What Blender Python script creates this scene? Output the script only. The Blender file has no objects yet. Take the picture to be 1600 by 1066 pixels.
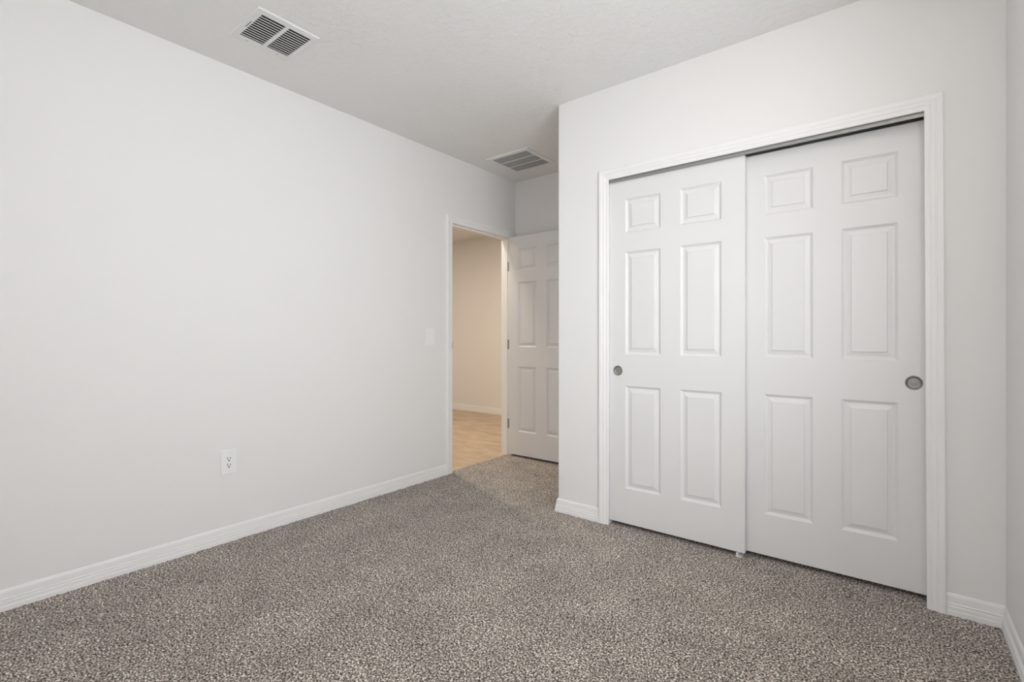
import bpy, bmesh, math, random
import numpy as np
from mathutils import Vector, Matrix

SC = bpy.context.scene
COL = SC.collection
PI = math.pi

# ------------------------------------------------------------------ camera
EYE = 1.12
YAW = 0.6668                      # turned left of +Y
F_PX, CX, CY = 760.95, 798.1, 526.9
cam_d = bpy.data.cameras.new('camera')
cam = bpy.data.objects.new('camera', cam_d)
COL.objects.link(cam)
cam.location = (0, 0, EYE)
cam.rotation_euler = (PI / 2, 0, YAW)
cam_d.sensor_fit = 'HORIZONTAL'
cam_d.sensor_width = 36.0
cam_d.lens = F_PX * 36.0 / 1600.0
cam_d.shift_x = (800.0 - CX) / 1600.0
cam_d.shift_y = (CY - 533.0) / 1600.0
cam_d.clip_start = 0.02
SC.camera = cam

# ------------------------------------------------------------------ colour management
SC.view_settings.view_transform = 'Standard'
SC.view_settings.look = 'None'
SC.view_settings.gamma = 1.0
SC.view_settings.use_curve_mapping = False
SC.view_settings.exposure = -0.14

# ------------------------------------------------------------------ room dimensions
XL, XR = -2.8695, 0.3378          # left / right wall faces
YB, YN = 2.6494, 3.7172           # closet wall, nook end wall
XC = -1.7000                      # free corner of the closet wall
YS = -1.10                        # wall behind the camera
H = 2.6106                        # ceiling
T = 0.115                         # wall thickness
CY1, CX0 = 2.858, -1.334          # (entry near jamb, closet casing inner left)
EY0, EY1, EZ = 2.858, 3.650, 2.063   # entry opening along the left wall
CLX0, CLX1, CLZ = -1.340, 0.102, 2.057   # closet casing inner edges
WY0, WY1, WZ0, WZ1 = 0.20, 1.70, 0.86, 2.12  # window in the right wall
HX0, HY0, HY1 = -6.6, 0.9, 5.44   # hall box

# ------------------------------------------------------------------ world and daylight
w = bpy.data.worlds.new('world')
SC.world = w
w.use_nodes = True
bg = w.node_tree.nodes['Background']
bg.inputs[0].default_value = (0.80, 0.90, 1.0, 1)
bg.inputs[1].default_value = 0.12

def area(name, loc, rot, sx, sy, power, col, spread=180):
    d = bpy.data.lights.new(name, 'AREA')
    d.shape = 'RECTANGLE'
    d.size, d.size_y = sx, sy
    d.energy = power
    d.color = col
    d.spread = math.radians(spread)
    o = bpy.data.objects.new(name, d)
    o.location = loc
    o.rotation_euler = rot
    COL.objects.link(o)
    return o

# daylight coming in through the window of the right wall
def aim(o, target):
    o.rotation_euler = (Vector(target) - Vector(o.location)).to_track_quat('-Z', 'Z').to_euler()
# bright ground outside, throwing light up through the window, and open sky seen at a slant
aim(area('ground_daylight', (XR + 0.45, 0.95, 1.20), (0, 0, 0), 1.9, 1.5, 65, (0.89, 0.95, 1.0)), (XR - 1, 1.00, 2.0))
aim(area('sky_daylight', (XR + 0.70, 0.35, 1.90), (0, 0, 0), 2.0, 1.6, 30, (0.95, 0.985, 1.0), 110), (XR - 1, 1.6, 1.6))
# added fill light, shining in through an invented window behind the camera
area('rear_fill_light', (-0.30, YS - 0.10, 1.60), (PI / 2, 0, 0), 0.9, 1.2, 31, (1.0, 0.985, 0.97))

# the photographer's flash beside the camera, fired at the upper part of the right wall
def flash(loc, aim, power, cone, col):
    d = bpy.data.lights.new('camera_flash', 'SPOT')
    d.energy = power
    d.spot_size = math.radians(cone)
    d.spot_blend = 0.6
    d.shadow_soft_size = 0.04
    d.color = col
    o = bpy.data.objects.new('camera_flash', d)
    o.location = loc
    o.rotation_euler = (Vector(aim) - Vector(loc)).to_track_quat('-Z', 'Y').to_euler()
    COL.objects.link(o)
flash((-0.25, 0.1, 1.50), (0.33, 0.7, 2.0), 425, 60, (1.0, 0.90, 0.80))

# ------------------------------------------------------------------ materials
def mat(name, col, rough=0.5, metal=0.0, spec=0.4):
    m = bpy.data.materials.new(name)
    m.use_nodes = True
    b = m.node_tree.nodes['Principled BSDF']
    b.inputs['Base Color'].default_value = (*col, 1)
    b.inputs['Roughness'].default_value = rough
    b.inputs['Metallic'].default_value = metal
    b.inputs['Specular IOR Level'].default_value = spec
    return m

def add_bump(m, scale, strength, dist, detail=3.0, kind='noise'):
    nt = m.node_tree
    tc = nt.nodes.new('ShaderNodeTexCoord')
    n = nt.nodes.new('ShaderNodeTexNoise')
    n.inputs['Scale'].default_value = scale
    n.inputs['Detail'].default_value = detail
    src = n.outputs['Fac']
    nt.links.new(tc.outputs['Object'], n.inputs['Vector'])
    if kind == 'knock':
        r = nt.nodes.new('ShaderNodeValToRGB')
        r.color_ramp.elements[0].position = 0.47
        r.color_ramp.elements[1].position = 0.56
        nt.links.new(src, r.inputs['Fac'])
        src = r.outputs['Color']
    bp = nt.nodes.new('ShaderNodeBump')
    bp.inputs['Strength'].default_value = strength
    bp.inputs['Distance'].default_value = dist
    nt.links.new(src, bp.inputs['Height'])
    nt.links.new(bp.outputs['Normal'], nt.nodes['Principled BSDF'].inputs['Normal'])
    return n

M = {}
M['wall'] = mat('wall_paint', (0.86, 0.850, 0.843), 0.75, spec=0.25)
add_bump(M['wall'], 160, 0.12, 0.002)
M['ceiling'] = mat('ceiling_paint', (0.88, 0.872, 0.862), 0.9, spec=0.1)
add_bump(M['ceiling'], 28, 0.35, 0.003, 4, 'knock')
M['trim'] = mat('trim_paint', (0.90, 0.893, 0.89), 0.38)
M['door'] = mat('door_paint', (0.80, 0.793, 0.793), 0.42)
add_bump(M['door'], 90, 0.04, 0.001)
M['plastic'] = mat('white_plastic', (0.92, 0.915, 0.91), 0.3)
M['vent'] = mat('vent_enamel', (0.84, 0.835, 0.83), 0.4)
M['dark'] = mat('duct_dark', (0.03, 0.03, 0.029), 0.9)
M['filter'] = mat('grille_filter', (0.22, 0.235, 0.22), 0.9)
M['nickel'] = mat('satin_nickel', (0.36, 0.355, 0.335), 0.55, 0.75)
M['alu'] = mat('track_aluminium', (0.38, 0.38, 0.365), 0.45, 0.7)
M['slot'] = mat('socket_black', (0.02, 0.02, 0.02), 0.6)

def carpet_material():
    m = mat('carpet', (0.3, 0.28, 0.26), 1.0, spec=0.0)
    nt = m.node_tree
    b = nt.nodes['Principled BSDF']
    b.inputs['Sheen Weight'].default_value = 0.15
    tc = nt.nodes.new('ShaderNodeTexCoord')
    n1 = nt.nodes.new('ShaderNodeTexNoise')
    n1.inputs['Scale'].default_value = 150
    n1.inputs['Detail'].default_value = 2.5
    n1.inputs['Roughness'].default_value = 0.6
    nt.links.new(tc.outputs['Object'], n1.inputs['Vector'])
    r1 = nt.nodes.new('ShaderNodeValToRGB')
    cr = r1.color_ramp
    cr.elements[0].position = 0.37
    cr.elements[0].color = (0.030, 0.023, 0.019, 1)
    cr.elements[1].position = 0.64
    cr.elements[1].color = (0.95, 0.875, 0.80, 1)
    e = cr.elements.new(0.47)
    e.color = (0.205, 0.177, 0.153, 1)
    e = cr.elements.new(0.56)
    e.color = (0.46, 0.41, 0.362, 1)
    nt.links.new(n1.outputs['Fac'], r1.inputs['Fac'])
    # brushed pile: broad soft patches
    n2 = nt.nodes.new('ShaderNodeTexNoise')
    n2.inputs['Scale'].default_value = 4.5
    n2.inputs['Detail'].default_value = 3
    nt.links.new(tc.outputs['Object'], n2.inputs['Vector'])
    mr = nt.nodes.new('ShaderNodeMapRange')
    mr.inputs['From Min'].default_value = 0.35
    mr.inputs['From Max'].default_value = 0.65
    mr.inputs['To Min'].default_value = 0.90
    mr.inputs['To Max'].default_value = 1.10
    nt.links.new(n2.outputs['Fac'], mr.inputs['Value'])
    mx = nt.nodes.new('ShaderNodeVectorMath')
    mx.operation = 'SCALE'
    nt.links.new(r1.outputs['Color'], mx.inputs[0])
    nt.links.new(mr.outputs['Result'], mx.inputs['Scale'])
    nt.links.new(mx.outputs['Vector'], b.inputs['Base Color'])
    bp = nt.nodes.new('ShaderNodeBump')
    bp.inputs['Strength'].default_value = 0.5
    bp.inputs['Distance'].default_value = 0.004
    nt.links.new(n1.outputs['Fac'], bp.inputs['Height'])
    nt.links.new(bp.outputs['Normal'], b.inputs['Normal'])
    return m
M['carpet'] = carpet_material()

def tile_material():
    m = mat('hall_tile', (0.5, 0.42, 0.33), 0.35)
    nt = m.node_tree
    b = nt.nodes['Principled BSDF']
    tc = nt.nodes.new('ShaderNodeTexCoord')
    mp = nt.nodes.new('ShaderNodeMapping')
    mp.inputs['Scale'].default_value = (1.6, 3.2, 1)
    n = nt.nodes.new('ShaderNodeTexNoise')
    n.inputs['Scale'].default_value = 2.2
    n.inputs['Detail'].default_value = 6
    n.inputs['Roughness'].default_value = 0.65
    nt.links.new(tc.outputs['Object'], mp.inputs['Vector'])
    nt.links.new(mp.outputs['Vector'], n.inputs['Vector'])
    r = nt.nodes.new('ShaderNodeValToRGB')
    r.color_ramp.elements[0].position = 0.3
    r.color_ramp.elements[0].color = (0.40, 0.30, 0.20, 1)
    r.color_ramp.elements[1].position = 0.72
    r.color_ramp.elements[1].color = (0.66, 0.52, 0.37, 1)
    nt.links.new(n.outputs['Fac'], r.inputs['Fac'])
    br = nt.nodes.new('ShaderNodeTexBrick')
    br.offset = 0.0
    br.inputs['Scale'].default_value = 1.0
    br.inputs['Brick Width'].default_value = 0.45
    br.inputs['Row Height'].default_value = 0.45
    br.inputs['Mortar Size'].default_value = 0.003
    br.inputs['Mortar'].default_value = (0.36, 0.30, 0.23, 1)
    nt.links.new(tc.outputs['Object'], br.inputs['Vector'])
    nt.links.new(r.outputs['Color'], br.inputs['Color1'])
    nt.links.new(r.outputs['Color'], br.inputs['Color2'])
    nt.links.new(br.outputs['Color'], b.inputs['Base Color'])
    return m
M['tile'] = tile_material()

def glass_material():
    m = bpy.data.materials.new('window_glass')
    m.use_nodes = True
    nt = m.node_tree
    nt.nodes.clear()
    out = nt.nodes.new('ShaderNodeOutputMaterial')
    mix = nt.nodes.new('ShaderNodeMixShader')
    mix.inputs[0].default_value = 0.06
    tr = nt.nodes.new('ShaderNodeBsdfTransparent')
    gl = nt.nodes.new('ShaderNodeBsdfGlossy')
    gl.inputs['Roughness'].default_value = 0.02
    nt.links.new(tr.outputs[0], mix.inputs[1])
    nt.links.new(gl.outputs[0], mix.inputs[2])
    nt.links.new(mix.outputs[0], out.inputs[0])
    return m
M['glass'] = glass_material()

def emit_material(name, col, strength):
    m = mat(name, (0.9, 0.9, 0.9))
    b = m.node_tree.nodes['Principled BSDF']
    b.inputs['Emission Color'].default_value = (*col, 1)
    b.inputs['Emission Strength'].default_value = strength
    return m
M['lens'] = emit_material('lamp_lens', (1.0, 0.72, 0.42), 6.0)

# ------------------------------------------------------------------ mesh helpers
def obj(name, bm, m, parent=None, smooth=False, recalc=True):
    if recalc:
        bmesh.ops.recalc_face_normals(bm, faces=bm.faces[:])
    me = bpy.data.meshes.new(name)
    bm.to_mesh(me)
    bm.free()
    me.materials.append(m)
    if smooth:
        for p in me.polygons:
            p.use_smooth = True
    o = bpy.data.objects.new(name, me)
    COL.objects.link(o)
    if parent:
        o.parent = parent
    return o

def struct(o, label, cat=None):
    o['kind'] = 'structure'
    o['label'] = label
    if cat:
        o['category'] = cat
    return o

def tag(o, label, cat, group=None):
    o['label'] = label
    o['category'] = cat
    if group:
        o['group'] = group
    return o

def empty(name, loc):
    o = bpy.data.objects.new(name, None)
    o.empty_display_size = 0.05
    o.location = loc
    COL.objects.link(o)
    return o

def box(bm, x0, x1, y0, y1, z0, z1, bevel=0.0, seg=2):
    r = bmesh.ops.create_cube(bm, size=1)
    vs = r['verts']
    for v in vs:
        v.co = Vector((x0 + (v.co.x + .5) * (x1 - x0), y0 + (v.co.y + .5) * (y1 - y0), z0 + (v.co.z + .5) * (z1 - z0)))
    if bevel:
        es = list({e for v in vs for e in v.link_edges})
        bmesh.ops.bevel(bm, geom=es, offset=bevel, segments=seg, affect='EDGES', clamp_overlap=True)

def NB():
    return bmesh.new()

def sweep_h(bm, path, prof):
    """horizontal run along path [(x,y)], profile [(offset to the left of travel, z)] with mitred corners"""
    n = len(path)
    P = [Vector(p) for p in path]
    rings = []
    for i in range(n):
        d0 = (P[i] - P[i - 1]).normalized() if i > 0 else None
        d1 = (P[i + 1] - P[i]).normalized() if i < n - 1 else None
        n0 = Vector((-d0.y, d0.x)) if d0 else None
        n1 = Vector((-d1.y, d1.x)) if d1 else None
        if n0 is None: nn, s = n1, 1
        elif n1 is None: nn, s = n0, 1
        else:
            nn = (n0 + n1).normalized()
            s = 1 / max(0.3, nn.dot(n0))
        rings.append([bm.verts.new((P[i].x + nn.x * o * s, P[i].y + nn.y * o * s, z)) for o, z in prof])
    k = len(prof)
    for i in range(n - 1):
        for j in range(k):
            a, b = rings[i], rings[i + 1]
            bm.faces.new((a[j], b[j], b[(j + 1) % k], a[(j + 1) % k]))
    bm.faces.new(rings[0])
    bm.faces.new(rings[-1][::-1])

BASE = [(0, -0.012), (0.0140, -0.012), (0.0140, 0.020), (0.0122, 0.0235), (0.0122, 0.040), (0.0090, 0.0425), (0.0090, 0.0465),
        (0.0102, 0.0485), (0.0102, 0.0525), (0.0072, 0.0555), (0.0072, 0.060), (0.0062, 0.082), (0.0040, 0.091), (0.0012, 0.0955), (0, 0.096)]

CASE = [(0, 0), (0, 0.0065), (0.002, 0.0085), (0.014, 0.0095), (0.0165, 0.0086), (0.0195, 0.0090), (0.024, 0.0118), (0.033, 0.0130), (0.0355, 0.0120),
        (0.038, 0.0122), (0.0415, 0.0145), (0.053, 0.0165), (0.059, 0.0165), (0.0625, 0.0145), (0.063, 0.012), (0.063, 0)]

CASE = [(a * 0.955, b) for a, b in CASE]
BASE = [(a if a != 0.0090 else 0.0080, b * 0.885 if b > 0 else b) for a, b in BASE]

def casing(name, mapf, s0, s1, ztop, z0=-0.01, lean0=0.0, lean1=0.0):
    """U-shaped moulding round an opening. mapf(s, z, t) -> xyz ; lean = extra s at the foot of each leg"""
    bm = NB()
    rings = []
    for corner in range(4):
        ring = []
        for wd, t in CASE:
            if corner == 0: s, z = s0 - wd + lean0, z0
            if corner == 1: s, z = s0 - wd - lean0, ztop + wd
            if corner == 2: s, z = s1 + wd - lean1, ztop + wd
            if corner == 3: s, z = s1 + wd + lean1, z0
            ring.append(bm.verts.new(mapf(s, z, t)))
        rings.append(ring)
    k = len(CASE)
    for i in range(3):
        for j in range(k):
            bm.faces.new((rings[i][j], rings[i + 1][j], rings[i + 1][(j + 1) % k], rings[i][(j + 1) % k]))
    bm.faces.new(rings[0])
    bm.faces.new(rings[3][::-1])
    return obj(name, bm, M['trim'])

# ------------------------------------------------------------------ walls, ceiling
def wall_boxes(name, boxes, label, m='wall'):
    bm = NB()
    for b in boxes:
        box(bm, *b)
    return struct(obj(name, bm, M[m]), label)

JT = 0.016   # jamb thickness
# left wall with the entry opening
wall_boxes('wall_left', [
    (XL - T, XL, YS - T, EY0 - JT, -0.15, H),
    (XL - T, XL, EY0 - JT, EY1 + JT, EZ + JT, H),
    (XL - T, XL, EY1 + JT, YN + T, -0.15, H)], 'long plain off-white wall on the left, with the open doorway at its far end')
wall_boxes('wall_rear', [(XL, XC + T, YN, YN + T, -0.15, H)], 'off-white end wall of the entry nook behind the open door')
# right wall with window opening
wall_boxes('wall_right', [
    (XR, XR + 0.14, YS - T, WY0, -0.15, H), (XR, XR + 0.14, WY1, YB + 0.9, -0.15, H),
    (XR, XR + 0.14, WY0, WY1, -0.15, WZ0), (XR, XR + 0.14, WY0, WY1, WZ1, H)], 'off-white side wall at the right edge of the view')
wall_boxes('wall_front', [(XL, -0.75, YS - T, YS, -0.15, H), (0.15, XR, YS - T, YS, -0.15, H), (-0.75, 0.15, YS - T, YS, -0.15, 1.0), (-0.75, 0.15, YS - T, YS, 2.2, H)], 'off-white wall behind the camera')

# closet wall: face with the closet opening, bull-nosed free corner and the side facing the nook
def closet_wall():
    bm = NB()
    r = 0.012
    ox0, ox1, oz = CLX0 - 0.005 - JT, CLX1 + 0.005 + JT + 0.006, CLZ + 0.02 + JT
    # left pier with bull-nose corner, swept outline
    out = [(ox0, YB)]
    for i in range(7):
        a = PI / 2 * i / 6
        out.append((XC + r - r * math.sin(a), YB + r - r * math.cos(a)))
    out += [(XC, YN), (XC + T, YN), (XC + T, YB + T), (ox0, YB + T)]
    lo = [bm.verts.new((x, y, -0.15)) for x, y in out]
    hi = [bm.verts.new((x, y, H)) for x, y in out]
    n = len(out)
    for i in range(n):
        bm.faces.new((lo[i], lo[(i + 1) % n], hi[(i + 1) % n], hi[i]))
    bm.faces.new(lo)
    bm.faces.new(hi[::-1])
    box(bm, ox0, ox1, YB, YB + T, oz, H)
    box(bm, ox1, XR, YB, YB + T, -0.15, H)
    o = obj('wall_closet', bm, M['wall'])
    return struct(o, 'off-white wall around the sliding closet doors, its free corner jutting at the nook')
closet_wall()
wall_boxes('wall_closet_inner', [(XC + T, XR, YB + 0.72, YB + 0.80, -0.15, H)], 'back wall inside the closet')
# hall
wall_boxes('wall_hall_far', [(HX0, XL - T, HY1, HY1 + T, -0.15, H)], 'far hall wall seen through the open doorway, lit warm')
wall_boxes('wall_hall_side', [(HX0 - T, HX0, HY0 - T, HY1 + T, -0.15, H)], 'hall wall out of view beyond the doorway')
wall_boxes('wall_hall_near', [(HX0, XL - T, HY0 - T, HY0, -0.15, H), (XL - T, XL, YN + T, HY1 + T, -0.15, H)], 'hall walls out of view beside the doorway')
# ceiling
bm = NB()
box(bm, HX0 - T, XR + 0.14, YS - T, HY1 + T, H, H + 0.15)
struct(obj('ceiling', bm, M['ceiling']), 'white textured ceiling')

# ------------------------------------------------------------------ floors
def smooth_noise(rng, nx, ny):
    a = rng.random((nx + 2, ny + 2))
    return (a[:-2, 1:-1] + a[2:, 1:-1] + a[1:-1, :-2] + a[1:-1, 2:] + 2 * a[1:-1, 1:-1]) / 6

def carpet():
    rng = np.random.default_rng(7)
    x0, x1, y0, y1 = XL - 0.035, XR, YS, YN
    st = 0.0072
    nx, ny = int((x1 - x0) / st) + 1, int((y1 - y0) / st) + 1
    X, Y = np.meshgrid(np.linspace(x0, x1, nx), np.linspace(y0, y1, ny), indexing='ij')
    Z = (smooth_noise(rng, nx, ny) - 0.5) * 0.0085
    X = X + (rng.random((nx, ny)) - .5) * st * .5
    Y = Y + (rng.random((nx, ny)) - .5) * st * .5
    co = np.stack([X, Y, Z], -1).reshape(-1, 3).astype(np.float32)
    idx = np.arange(nx * ny).reshape(nx, ny)
    q = np.stack([idx[:-1, :-1], idx[1:, :-1], idx[1:, 1:], idx[:-1, 1:]], -1).reshape(-1, 4)
    # the carpet fills the room and the doorway only as far as the door line
    cx = X[:-1, :-1].reshape(-1)
    cy = Y[:-1, :-1].reshape(-1)
    keep = ~((cx < XL - 0.001) & ((cy < EY0) | (cy > EY1)))
    keep &= ~((cx > XC + T - 0.01) & (cy > YB + 0.72))
    q = q[keep].astype(np.int32)
    me = bpy.data.meshes.new('floor')
    me.vertices.add(len(co))
    me.vertices.foreach_set('co', co.reshape(-1))
    me.loops.add(q.size)
    me.loops.foreach_set('vertex_index', q.reshape(-1))
    me.polygons.add(len(q))
    me.polygons.foreach_set('loop_start', np.arange(0, q.size, 4, dtype=np.int32))
    me.polygons.foreach_set('loop_total', np.full(len(q), 4, dtype=np.int32))
    me.polygons.foreach_set('use_smooth', np.ones(len(q), dtype=bool))
    me.update()
    me.validate()
    me.materials.append(M['carpet'])
    o = bpy.data.objects.new('floor', me)
    COL.objects.link(o)
    return struct(o, 'speckled grey-brown cut-pile carpet covering the room')
carpet()
bm = NB()
box(bm, XL - 0.034, XR, YS, YN, -0.10, -0.012)
struct(obj('floor_slab', bm, M['dark']), 'subfloor hidden under the carpet')
bm = NB()
box(bm, HX0, XL - 0.034, HY0, HY1, -0.10, -0.006)
struct(obj('floor_hall', bm, M['tile']), 'tan tile floor of the hall beyond the doorway')

# ------------------------------------------------------------------ baseboards
def base(name, path, label):
    bm = NB()
    sweep_h(bm, path, BASE)
    return struct(obj(name, bm, M['trim']), label)
CW = 0.060
base('baseboard_left', [(XL, EY0 - CW - 0.0002), (XL, YS + 0.0)], 'white moulded baseboard along the long left wall')
base('baseboard_closet', [(CLX0 - CW, YB), (XC, YB), (XC, YN)], 'short white baseboard wrapping the free corner left of the closet')
base('baseboard_right', [(XR, YS), (XR, YB), (CLX1 + CW + 0.005, YB)], 'white baseboard right of the closet turning onto the right wall')
base('baseboard_rear', [(XC - 0.014, YN), (XL, YN)], 'baseboard of the nook end wall behind the open door')
base('baseboard_hall', [(XL - T, HY1), (HX0, HY1)], 'white baseboard at the foot of the far hall wall')

# ------------------------------------------------------------------ entry door frame
def entry_frame():
    t = casing('trim_1', lambda s, z, k: (XL + k, s, z), EY0 - 0.0, EY1 + 0.004, EZ)
    struct(t, 'white moulded casing and jamb around the open entry doorway')
    bm = NB()   # jamb lining, two legs and head, with door stop
    box(bm, XL - T - .002, XL + .001, EY0 - JT, EY0, -0.012, EZ + JT)
    box(bm, XL - T - .002, XL + .001, EY1, EY1 + JT, -0.012, EZ + JT)
    box(bm, XL - T - .002, XL + .001, EY0, EY1, EZ, EZ + JT)
    obj('jamb', bm, M['trim'], t)
    bm = NB()
    box(bm, XL - 0.075, XL - 0.040, EY0, EY0 + 0.010, -0.012, EZ)
    box(bm, XL - 0.075, XL - 0.040, EY1 - 0.010, EY1, -0.012, EZ)
    box(bm, XL - 0.075, XL - 0.040, EY0 + 0.010, EY1 - 0.010, EZ - 0.010, EZ)
    obj('door_stop', bm, M['trim'], t)
    bm = NB()   # strike plate with a curled lip at the room edge
    box(bm, XL - 0.034, XL + 0.001, EY0, EY0 + 0.0015, 1.025, 1.085)
    box(bm, XL + 0.001, XL + 0.010, EY0 + 0.0005, EY0 + 0.0030, 1.028, 1.082, 0.0008, 1)
    s = obj('strike_plate', bm, M['nickel'], t)
    s['label'] = 'satin nickel strike plate'
    h = casing('trim_2', lambda s, z, k: (XL - T - k, s, z), EY0, EY1 + 0.004, EZ)
    struct(h, 'hall side casing of the entry doorway')
entry_frame()

# ------------------------------------------------------------------ six-panel door slabs
PROF = [(0.0, 0.0), (0.0018, 0.0020), (0.0105, 0.0092), (0.0140, 0.0102), (0.0170, 0.0100), (0.0350, 0.0056), (0.0370, 0.0014), (0.0378, 0.0010)]

def panel_slab(bm, x0, x1, z0, z1, yf, th, panels, hole=None):
    """slab with moulded raised panels on its front (at y = yf, facing -y); hole = (x, z, r) for a recessed pull"""
    xs = {x0, x1}
    zs = {z0, z1}
    for a, b, c, d in panels:
        xs |= {a, b}
        zs |= {c, d}
    hb = None
    if hole:
        hx, hz, hr = hole
        hb = (hx - hr * 1.25, hx + hr * 1.25, hz - hr * 1.25, hz + hr * 1.25)
        xs |= {max(hb[0], x0), hb[1]}
        zs |= {hb[2], hb[3]}
    if hb:
        hb = (max(hb[0], x0), hb[1], hb[2], hb[3])
    xs, zs = sorted(xs), sorted(zs)
    V = {}
    def v(x, y, z):
        k = (round(x, 5), round(y, 5), round(z, 5))
        if k not in V:
            V[k] = bm.verts.new((x, y, z))
        return V[k]
    def inside(cx, cz, r):
        return r[0] < cx < r[1] and r[2] < cz < r[3]
    for i in range(len(xs) - 1):
        for j in range(len(zs) - 1):
            cx, cz = (xs[i] + xs[i + 1]) / 2, (zs[j] + zs[j + 1]) / 2
            if any(inside(cx, cz, p) for p in panels) or (hb and inside(cx, cz, hb)):
                continue
            bm.faces.new((v(xs[i], yf, zs[j]), v(xs[i + 1], yf, zs[j]), v(xs[i + 1], yf, zs[j + 1]), v(xs[i], yf, zs[j + 1])))
    for a, b, c, d in panels:
        prev = None
        for ins, dep in PROF:
            ring = [v(a + ins, yf + dep, c + ins), v(b - ins, yf + dep, c + ins), v(b - ins, yf + dep, d - ins), v(a + ins, yf + dep, d - ins)]
            if prev:
                for k in range(4):
                    bm.faces.new((prev[k], prev[(k + 1) % 4], ring[(k + 1) % 4], ring[k]))
            prev = ring
        bm.faces.new(prev)
    if hole:
        N = 32
        sq, ci = [], []
        for k in range(N):
            a = 2 * PI * k / N + PI / 4
            c, s = math.cos(a), math.sin(a)
            m_ = max(abs(c), abs(s))
            px, pz = c / m_, s / m_
            X = hx + px * ((hb[1] - hx) if px > 0 else (hx - hb[0]))
            Z = hz + pz * (hb[3] - hz)
            sq.append(v(X, yf, Z))
            ci.append(v(hx + c * hr, yf, hz + s * hr))
        for k in range(N):
            bm.faces.new((sq[k], sq[(k + 1) % N], ci[(k + 1) % N], ci[k]))
        ck = [v(hx + math.cos(2 * PI * k / N + PI / 4) * hr, yf + 0.014, hz + math.sin(2 * PI * k / N + PI / 4) * hr) for k in range(N)]
        for k in range(N):
            bm.faces.new((ci[k], ci[(k + 1) % N], ck[(k + 1) % N], ck[k]))
        bm.faces.new(ck)
    a, b, c, d = v(x0, yf, z0), v(x1, yf, z0), v(x1, yf, z1), v(x0, yf, z1)
    e, f, g, h = v(x0, yf + th, z0), v(x1, yf + th, z0), v(x1, yf + th, z1), v(x0, yf + th, z1)
    for q in ((a, b, f, e), (b, c, g, f), (c, d, h, g), (d, a, e, h), (e, f, g, h)):
        bm.faces.new(q)

def lathe_y(bm, cx, cy, cz, prof, n=40):
    """revolve [(radius, y offset)] round the y axis through (cx, cy, cz)"""
    rings = []
    for r, dy in prof:
        if r < 1e-6:
            rings.append([bm.verts.new((cx, cy + dy, cz))])
        else:
            rings.append([bm.verts.new((cx + r * math.cos(2 * PI * k / n), cy + dy, cz + r * math.sin(2 * PI * k / n))) for k in range(n)])
    for i in range(len(rings) - 1):
        a, b = rings[i], rings[i + 1]
        for k in range(n):
            k2 = (k + 1) % n
            if len(b) == 1:
                bm.faces.new((a[k], a[k2], b[0]))
            elif len(a) == 1:
                bm.faces.new((a[0], b[k2], b[k]))
            else:
                bm.faces.new((a[k], a[k2], b[k2], b[k]))

def finger_pull(parent, x, z, yf, r):
    bm = NB()
    lathe_y(bm, x, yf, z, [(r - 0.0012, 0.0095), (r - 0.0008, 0.0010), (r + 0.0012, -0.0002), (r + 0.0010, -0.0014), (r - 0.0006, -0.0022), (r - 0.0026, -0.0016),
                           (r - 0.0040, 0.0006), (r - 0.0052, 0.0060), (r - 0.0075, 0.0080), (r * 0.55, 0.0088), (r * 0.5, 0.0084), (0.0, 0.0086)])
    return obj('finger_pull', bm, M['nickel'], parent, smooth=True, recalc=False)

ROWS = [(0.2295, 0.8330), (1.0170, 1.6205), (1.7330, 1.9320)]
D1, D2 = YB + 0.020, YB + 0.065

def closet_door(name, x0, x1, yf, cols, hole, label):
    root = empty(name, ((x0 + x1) / 2, yf + 0.017, 0.0))
    def P(o):
        o.parent = root
        o.matrix_parent_inverse = root.matrix_world.inverted()
        o.location = Vector(o.location) - Vector(root.location)
        return o
    bm = NB()
    panel_slab(bm, x0, x1, 0.024, 2.044, yf, 0.034, [(a, b, c, d) for a, b in cols for c, d in ROWS], hole)
    P(obj('door_panel', bm, M['door']))
    p = finger_pull(None, hole[0], hole[1], yf, hole[2])
    P(p)
    p['label'] = 'round satin nickel finger pull'
    return struct(root, label, 'door')

closet_door('door_1', CLX0 - 0.003, -0.594, D1, [(-1.243, -1.031), (-0.920, -0.706)], (-1.2905, 0.9215, 0.0285),
            'white six-panel sliding closet door on the left, running in front')
closet_door('door_2', -0.635, CLX1 + 0.009, D2, [(-0.515, -0.304), (-0.191, 0.013)], (0.067, 0.9235, 0.0295),
            'white six-panel sliding closet door on the right, running behind')

# closet frame
def closet_frame():
    t = casing('trim_3', lambda s, z, k: (s, YB - k, z), CLX0, CLX1, CLZ, lean1=0.0045)
    struct(t, 'white moulded casing and jamb around the closet doors')
    bm = NB()
    a, b = CLX0 - 0.005, CLX1 + 0.011
    box(bm, a - JT, a, YB - .001, YB + T, -0.012, CLZ + 0.02)
    box(bm, b, b + JT, YB - .001, YB + T, -0.012, CLZ + 0.02)
    box(bm, a - JT, b + JT, YB - .001, YB + T, CLZ + 0.02, CLZ + 0.02 + JT)
    obj('jamb', bm, M['trim'], t)
closet_frame()

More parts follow.
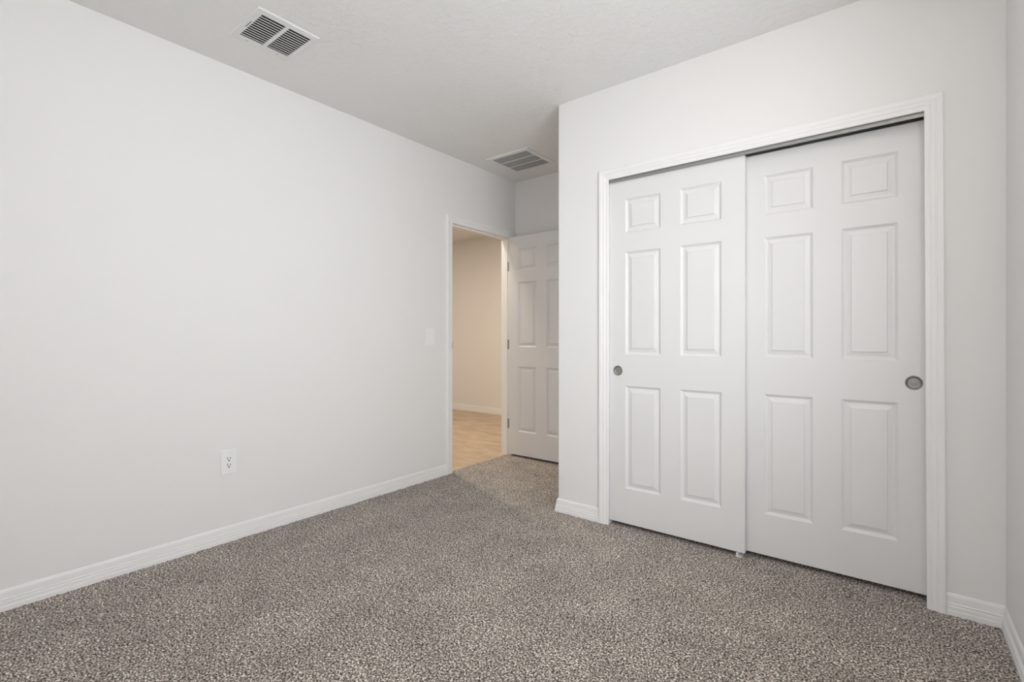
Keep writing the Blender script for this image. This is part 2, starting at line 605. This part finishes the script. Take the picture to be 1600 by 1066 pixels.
def closet_track():
    a, b = CLX0 - 0.005, CLX1 + 0.011
    bm = NB()
    zt = CLZ + 0.02
    # extruded section: front fascia with a rolled lower lip, roof, centre and back flanges
    box(bm, a, b, YB + 0.0070, YB + 0.0090, 2.0415, zt, 0.0004, 1)
    box(bm, a, b, YB + 0.0055, YB + 0.0100, 2.0395, 2.0440, 0.0010, 2)
    box(bm, a, b, YB + 0.0070, YB + 0.105, zt - 0.002, zt)
    box(bm, a, b, YB + 0.0585, YB + 0.0605, 2.0560, zt - 0.002)
    box(bm, a, b, YB + 0.103, YB + 0.105, 2.0480, zt)
    o = obj('sliding_door_track', bm, M['alu'])
    tag(o, 'grey metal overhead track with thin fascia above the sliding closet doors', 'door track')
closet_track()

# little white floor guide under the closet doors
root = empty('door_guide', (-0.620, D1 + 0.0, 0.0))
bm = NB()
box(bm, -0.016, 0.010, -0.004, 0.075, -0.004, 0.0040, 0.0012)
obj('base_plate', bm, M['plastic'], root)
for k, yy in enumerate((-0.0045, 0.0365)):
    bm = NB()
    box(bm, -0.014, -0.005, yy, yy + 0.0040, 0.003, 0.022, 0.0010)
    obj('prong', bm, M['plastic'], root)
tag(root, 'tiny white plastic floor guide on the carpet where the closet doors overlap', 'door guide')

# ------------------------------------------------------------------ entry door (open 90 degrees)
def entry_door():
    x0, yf = XL + 0.008, 3.6100
    x1 = x0 + 0.762
    root = empty('door_3', (x0, yf + 0.0175, 0.0))
    def P(o, par=root):
        o.parent = par
        if par is root:
            o.location = Vector(o.location) - Vector(root.location)
        return o
    rows = [(c + 0.012, d + 0.012) for c, d in ROWS]
    cols = [(x0 + 0.106, x0 + 0.315), (x0 + 0.424, x0 + 0.633)]
    bm = NB()
    panel_slab(bm, x0, x1, 0.021, 2.0600, yf, 0.034, [(a, b, c, d) for a, b in cols for c, d in rows])
    P(obj('door_panel', bm, M['door']))
    for z in (0.295, 1.050, 1.795):
        bm = NB()
        box(bm, XL - 0.042, XL + 0.0035, EY1 - 0.0025, EY1 + 0.0002, z - 0.0445, z + 0.0445, 0.0006, 1)
        bmesh.ops.create_cone(bm, cap_ends=True, segments=14, radius1=0.0048, radius2=0.0048, depth=0.089,
                              matrix=Matrix.Translation((XL + 0.0035, EY1 - 0.0075, z)))
        h = P(obj('hinge', bm, M['nickel']))
        h['label'] = 'satin nickel hinge'
    # knob on the latch side, hidden from this side by the closet corner
    bm = NB()
    kx, kz = x1 - 0.060, 0.93
    lathe_y(bm, kx, yf, kz, [(0.0, 0.0), (0.032, 0.0), (0.032, -0.006), (0.014, -0.010), (0.011, -0.030), (0.020, -0.040), (0.027, -0.052), (0.024, -0.064), (0.0, -0.068)], 28)
    P(obj('door_knob', bm, M['nickel'], smooth=True))
    struct(root, 'white six-panel entry door swung open against the nook wall', 'door')
entry_door()

# ------------------------------------------------------------------ ceiling vents
def supply_register():
    x0, x1, y0, y1 = -2.5625, -2.2470, 1.0200, 1.3200
    root = empty('ceiling_vent', ((x0 + x1) / 2, (y0 + y1) / 2, H))
    R = Vector(root.location)
    def P(o):
        o.parent = root
        o.location = -R
        return o
    gx0, gx1 = -2.5250, -2.2840
    bars = [(1.0540, 1.1660), (1.1830, 1.2940)]
    zf = H - 0.0062
    bm = NB()
    # flange: sloped rim, flat face with two window openings
    def ringf(a, b):
        for k in range(4):
            bm.faces.new((a[k], a[(k + 1) % 4], b[(k + 1) % 4], b[k]))
    def rect(xa, xb, ya, yb, z):
        return [bm.verts.new(p) for p in ((xa, ya, z), (xb, ya, z), (xb, yb, z), (xa, yb, z))]
    r0 = rect(x0, x1, y0, y1, H)
    r1 = rect(x0 + .001, x1 - .001, y0 + .001, y1 - .001, H - 0.0028)
    r2 = rect(x0 + .005, x1 - .005, y0 + .005, y1 - .005, zf)
    ringf(r0, r1)
    ringf(r1, r2)
    xs = [x0 + .005, gx0, gx1, x1 - .005]
    ys = [y0 + .005, bars[0][0], bars[0][1], bars[1][0], bars[1][1], y1 - .005]
    for i in range(3):
        for j in range(5):
            if i == 1 and j in (1, 3):
                continue
            bm.faces.new([bm.verts.new(p) for p in ((xs[i], ys[j], zf), (xs[i + 1], ys[j], zf), (xs[i + 1], ys[j + 1], zf), (xs[i], ys[j + 1], zf))])
    # returns of the two openings
    for ya, yb in bars:
        a = rect(gx0, gx1, ya, yb, zf)
        b = rect(gx0, gx1, ya, yb, H - 0.0008)
        ringf(a, b)
    bmesh.ops.remove_doubles(bm, verts=bm.verts[:], dist=1e-5)
    P(obj('frame', bm, M['vent']))
    bm = NB()
    box(bm, gx0 - .002, gx1 + .002, bars[0][0] - .002, bars[1][1] + .002, H - 0.0012, H - 0.0004)  # flat plate, coloured near-black for the shade inside the register
    P(obj('duct_shade_plate', bm, M['dark']))['label'] = 'near-black plate painted as the shade inside the register'
    # louvers: 12 curved blades in each bank, running across the bank
    n = 12
    pitch = (gx1 - gx0) / n
    for ya, yb in bars:
        bm = NB()
        for i in range(n + 1):
            xc = gx0 + i * pitch
            q = [(xc - 0.0032, zf - 0.0002), (xc + 0.0030, zf - 0.0002), (xc + 0.0018, zf + 0.0014), (xc - 0.0040, H - 0.0013),
                 (xc - 0.0052, H - 0.0013), (xc - 0.0022, zf + 0.0010)]
            if i == n:
                q = [(xc - 0.0022, zf - .0002), (xc + .001, zf - .0002), (xc + .001, zf + .001), (xc - .0022, zf + .001)]
            if i == 0:
                q = [(xc, zf - .0002), (xc + .001, zf - .0002), (xc + .001, zf + .001), (xc, zf + .001)]
            va = [bm.verts.new((x, ya, z)) for x, z in q]
            vb = [bm.verts.new((x, yb, z)) for x, z in q]
            m_ = len(q)
            for k in range(m_):
                bm.faces.new((va[k], va[(k + 1) % m_], vb[(k + 1) % m_], vb[k]))
            bm.faces.new(va)
            bm.faces.new(vb[::-1])
        P(obj('louver_bank', bm, M['vent']))
    # damper lever and its slot
    bm = NB()
    box(bm, -2.4360, -2.3720, 1.0435, 1.0462, zf - 0.0006, zf + 0.001)
    P(obj('lever_slot', bm, M['slot']))['label'] = 'dark slot of the damper lever'
    bm = NB()
    box(bm, -2.4420, -2.4340, 1.0428, 1.0468, zf - 0.010, zf, 0.001)
    P(obj('lever', bm, M['vent']))
    for sx, sy in ((-2.5460, 1.0985), (-2.5460, 1.2480)):
        bm = NB()
        bmesh.ops.create_cone(bm, cap_ends=True, segments=16, radius1=0.0032, radius2=0.0038, depth=0.0016, matrix=Matrix.Translation((sx, sy, zf - 0.0004)))
        P(obj('screw', bm, M['nickel']))['label'] = 'small metal screw head'
    tag(root, 'white ceiling air register with two banks of dark slots, near the left wall', 'air vent')

def return_grille():
    x0, x1, y0, y1 = -2.6900, -2.2580, 3.0780, 3.4900
    root = empty('ceiling_vent', ((x0 + x1) / 2, (y0 + y1) / 2, H))
    R = Vector(root.location)
    def P(o):
        o.parent = root
        o.location = -R
        return o
    zf = H - 0.009
    gx0, gx1 = -2.6480, -2.2990
    gy0, gy1 = 3.1180, 3.4580
    bar = 0.0075
    hgt = (gy1 - gy0 - 2 * bar) / 3
    banks = [(gy0 + k * (hgt + bar), gy0 + k * (hgt + bar) + hgt) for k in range(3)]
    bm = NB()
    def rect(xa, xb, ya, yb, z):
        return [bm.verts.new(p) for p in ((xa, ya, z), (xb, ya, z), (xb, yb, z), (xa, yb, z))]
    def ringf(a, b):
        for k in range(4):
            bm.faces.new((a[k], a[(k + 1) % 4], b[(k + 1) % 4], b[k]))
    r0 = rect(x0, x1, y0, y1, H)
    r1 = rect(x0 + .0015, x1 - .0015, y0 + .0015, y1 - .0015, H - 0.005)
    r2 = rect(x0 + .012, x1 - .012, y0 + .012, y1 - .012, zf)
    r3 = rect(gx0, gx1, gy0, gy1, zf)
    r4 = rect(gx0, gx1, gy0, gy1, H - 0.0008)
    ringf(r0, r1); ringf(r1, r2); ringf(r2, r3); ringf(r3, r4)
    P(obj('frame', bm, M['vent']))
    for k in range(2):
        bm = NB()
        yb = banks[k][1]
        box(bm, gx0, gx1, yb, yb + bar, zf - 0.0004, H - 0.001, 0.0008, 1)
        P(obj('cross_bar', bm, M['vent']))
    bm = NB()
    box(bm, gx0, gx1, gy0, gy1, H - 0.0012, H - 0.0004)
    P(obj('filter', bm, M['filter']))['label'] = 'dark grey filter behind the louvers'
    for ya, yb in banks:
        bm = NB()
        n = 9
        p = (yb - ya) / n
        for i in range(n):
            yc = ya + (i + .35) * p
            q = [(yc, zf + 0.0002), (yc + 0.0010, zf + 0.0002), (yc + 0.0058, H - 0.0013), (yc + 0.0046, H - 0.0013)]
            va = [bm.verts.new((gx0, y, z)) for y, z in q]
            vb = [bm.verts.new((gx1, y, z)) for y, z in q]
            for k in range(4):
                bm.faces.new((va[k], va[(k + 1) % 4], vb[(k + 1) % 4], vb[k]))
            bm.faces.new(va)
            bm.faces.new(vb[::-1])
        P(obj('louver_bank', bm, M['vent']))
    tag(root, 'square white return-air grille with three grey louvered bands above the entry doorway', 'air vent')

supply_register()
return_grille()

# ------------------------------------------------------------------ outlet and switch on the left wall
def wall_plate(name, yc, zc, wy, hz):
    root = empty(name, (XL, yc, zc))
    bm = NB()
    box(bm, -0.0005, 0.0064, -wy / 2, wy / 2, -hz / 2, hz / 2, 0.0028, 3)
    obj('cover_plate', bm, M['plastic'], root)
    return root

def outlet():
    root = wall_plate('wall_outlet', 1.1415, 0.4345, 0.083, 0.132)
    bm = NB()
    box(bm, 0.004, 0.0074, -0.0165, 0.0165, -0.0335, 0.0335, 0.0012, 2)
    obj('socket_face', bm, M['plastic'], root)
    for zc in (0.0185, -0.0165):
        bm = NB()
        box(bm, 0.0060, 0.0080, -0.0086, -0.0056, zc - 0.0020, zc + 0.0085)
        box(bm, 0.0060, 0.0080, 0.0054, 0.0082, zc - 0.0010, zc + 0.0085)
        bmesh.ops.create_cone(bm, cap_ends=True, segments=14, radius1=0.0038, radius2=0.0038, depth=0.0024,
                              matrix=Matrix.Translation((0.0066, 0, zc - 0.0088)) @ Matrix.Rotation(PI / 2, 4, 'Y'))
        obj('socket_slots', bm, M['slot'], root)['label'] = 'dark plug slots'
    for zc in (0.0475, -0.0475):
        bm = NB()
        bmesh.ops.create_cone(bm, cap_ends=True, segments=14, radius1=0.0028, radius2=0.0024, depth=0.0012,
                              matrix=Matrix.Translation((0.0066, 0, zc)) @ Matrix.Rotation(PI / 2, 4, 'Y'))
        obj('screw', bm, M['plastic'], root)
    tag(root, 'white double power outlet low on the left wall', 'outlet')
outlet()

def switch():
    root = wall_plate('light_switch', 2.6180, 1.1225, 0.088, 0.134)
    bm = NB()
    q = [(0.0050, -0.0335), (0.0068, -0.0335), (0.0062, 0.0), (0.0098, 0.0335), (0.0050, 0.0335)]
    va = [bm.verts.new((x, -0.0165, z)) for x, z in q]
    vb = [bm.verts.new((x, 0.0165, z)) for x, z in q]
    for k in range(5):
        bm.faces.new((va[k], va[(k + 1) % 5], vb[(k + 1) % 5], vb[k]))
    bm.faces.new(va)
    bm.faces.new(vb[::-1])
    obj('rocker', bm, M['plastic'], root)
    for zc in (0.0480, -0.0480):
        bm = NB()
        bmesh.ops.create_cone(bm, cap_ends=True, segments=14, radius1=0.0028, radius2=0.0024, depth=0.0012,
                              matrix=Matrix.Translation((0.0066, 0, zc)) @ Matrix.Rotation(PI / 2, 4, 'Y'))
        obj('screw', bm, M['plastic'], root)
    tag(root, 'white rocker light switch on the left wall beside the entry doorway', 'light switch')
switch()

# ------------------------------------------------------------------ window in the right wall (source of the daylight)
def window(name, mapf, s0, s1, z0, z1, label):
    """mapf(s0, s1, depth0, depth1, z0, z1) -> box bounds"""
    bm = NB()
    fw = 0.045
    zc = (z0 + z1) / 2
    for a, b, c, d in ((s0, s1, z0, z0 + fw), (s0, s1, z1 - fw, z1), (s0, s0 + fw, z0 + fw, z1 - fw), (s1 - fw, s1, z0 + fw, z1 - fw), (s0 + fw, s1 - fw, zc - 0.02, zc + 0.02)):
        box(bm, *mapf(a, b, 0.04, 0.09, c, d))
    o = obj(name, bm, M['trim'])
    struct(o, label)
    bm = NB()
    box(bm, *mapf(s0 + fw, s1 - fw, 0.063, 0.067, z0 + fw, z1 - fw))
    obj('pane', bm, M['glass'], o)
window('window_1', lambda a, b, d0, d1, c, d: (XR + d0, XR + d1, a, b, c, d), WY0, WY1, WZ0, WZ1, 'white framed window in the right wall beside the camera')
window('fill_window', lambda a, b, d0, d1, c, d: (a, b, YS - d1, YS - d0, c, d), -0.75, 0.15, 1.0, 2.2, 'smaller white framed window added out of view behind the camera to let in fill light')  # unseen opening added to carry the rear fill light

# ------------------------------------------------------------------ hall lamp
def hall_lamp(x, y, power, col, label):
    root = empty('ceiling_light', (x, y, H))
    bm = NB()
    bmesh.ops.create_cone(bm, cap_ends=True, segments=40, radius1=0.085, radius2=0.095, depth=0.02, matrix=Matrix.Translation((0, 0, -0.0105)))
    obj('trim_ring', bm, M['vent'], root)
    bm = NB()
    bmesh.ops.create_cone(bm, cap_ends=True, segments=40, radius1=0.070, radius2=0.070, depth=0.003, matrix=Matrix.Translation((0, 0, -0.0222)))
    obj('lens', bm, M['lens'], root)
    tag(root, label, 'ceiling light')
    d = bpy.data.lights.new('hall_lamp_light', 'AREA')
    d.shape = 'DISK'
    d.size = 0.22
    d.energy = power
    d.color = col
    o = bpy.data.objects.new('hall_lamp_light', d)
    o.location = (x, y, H - 0.026)
    COL.objects.link(o)
hall_lamp(-3.28, 2.95, 9.5, (1.0, 0.90, 0.78), 'round warm downlight in the hall ceiling just outside the doorway')
hall_lamp(-4.30, 3.40, 39.0, (1.0, 0.84, 0.68), 'round warm downlight added out of view along the hall ceiling to fill the hall')  # second lamp, added unseen to brighten the far hall wall
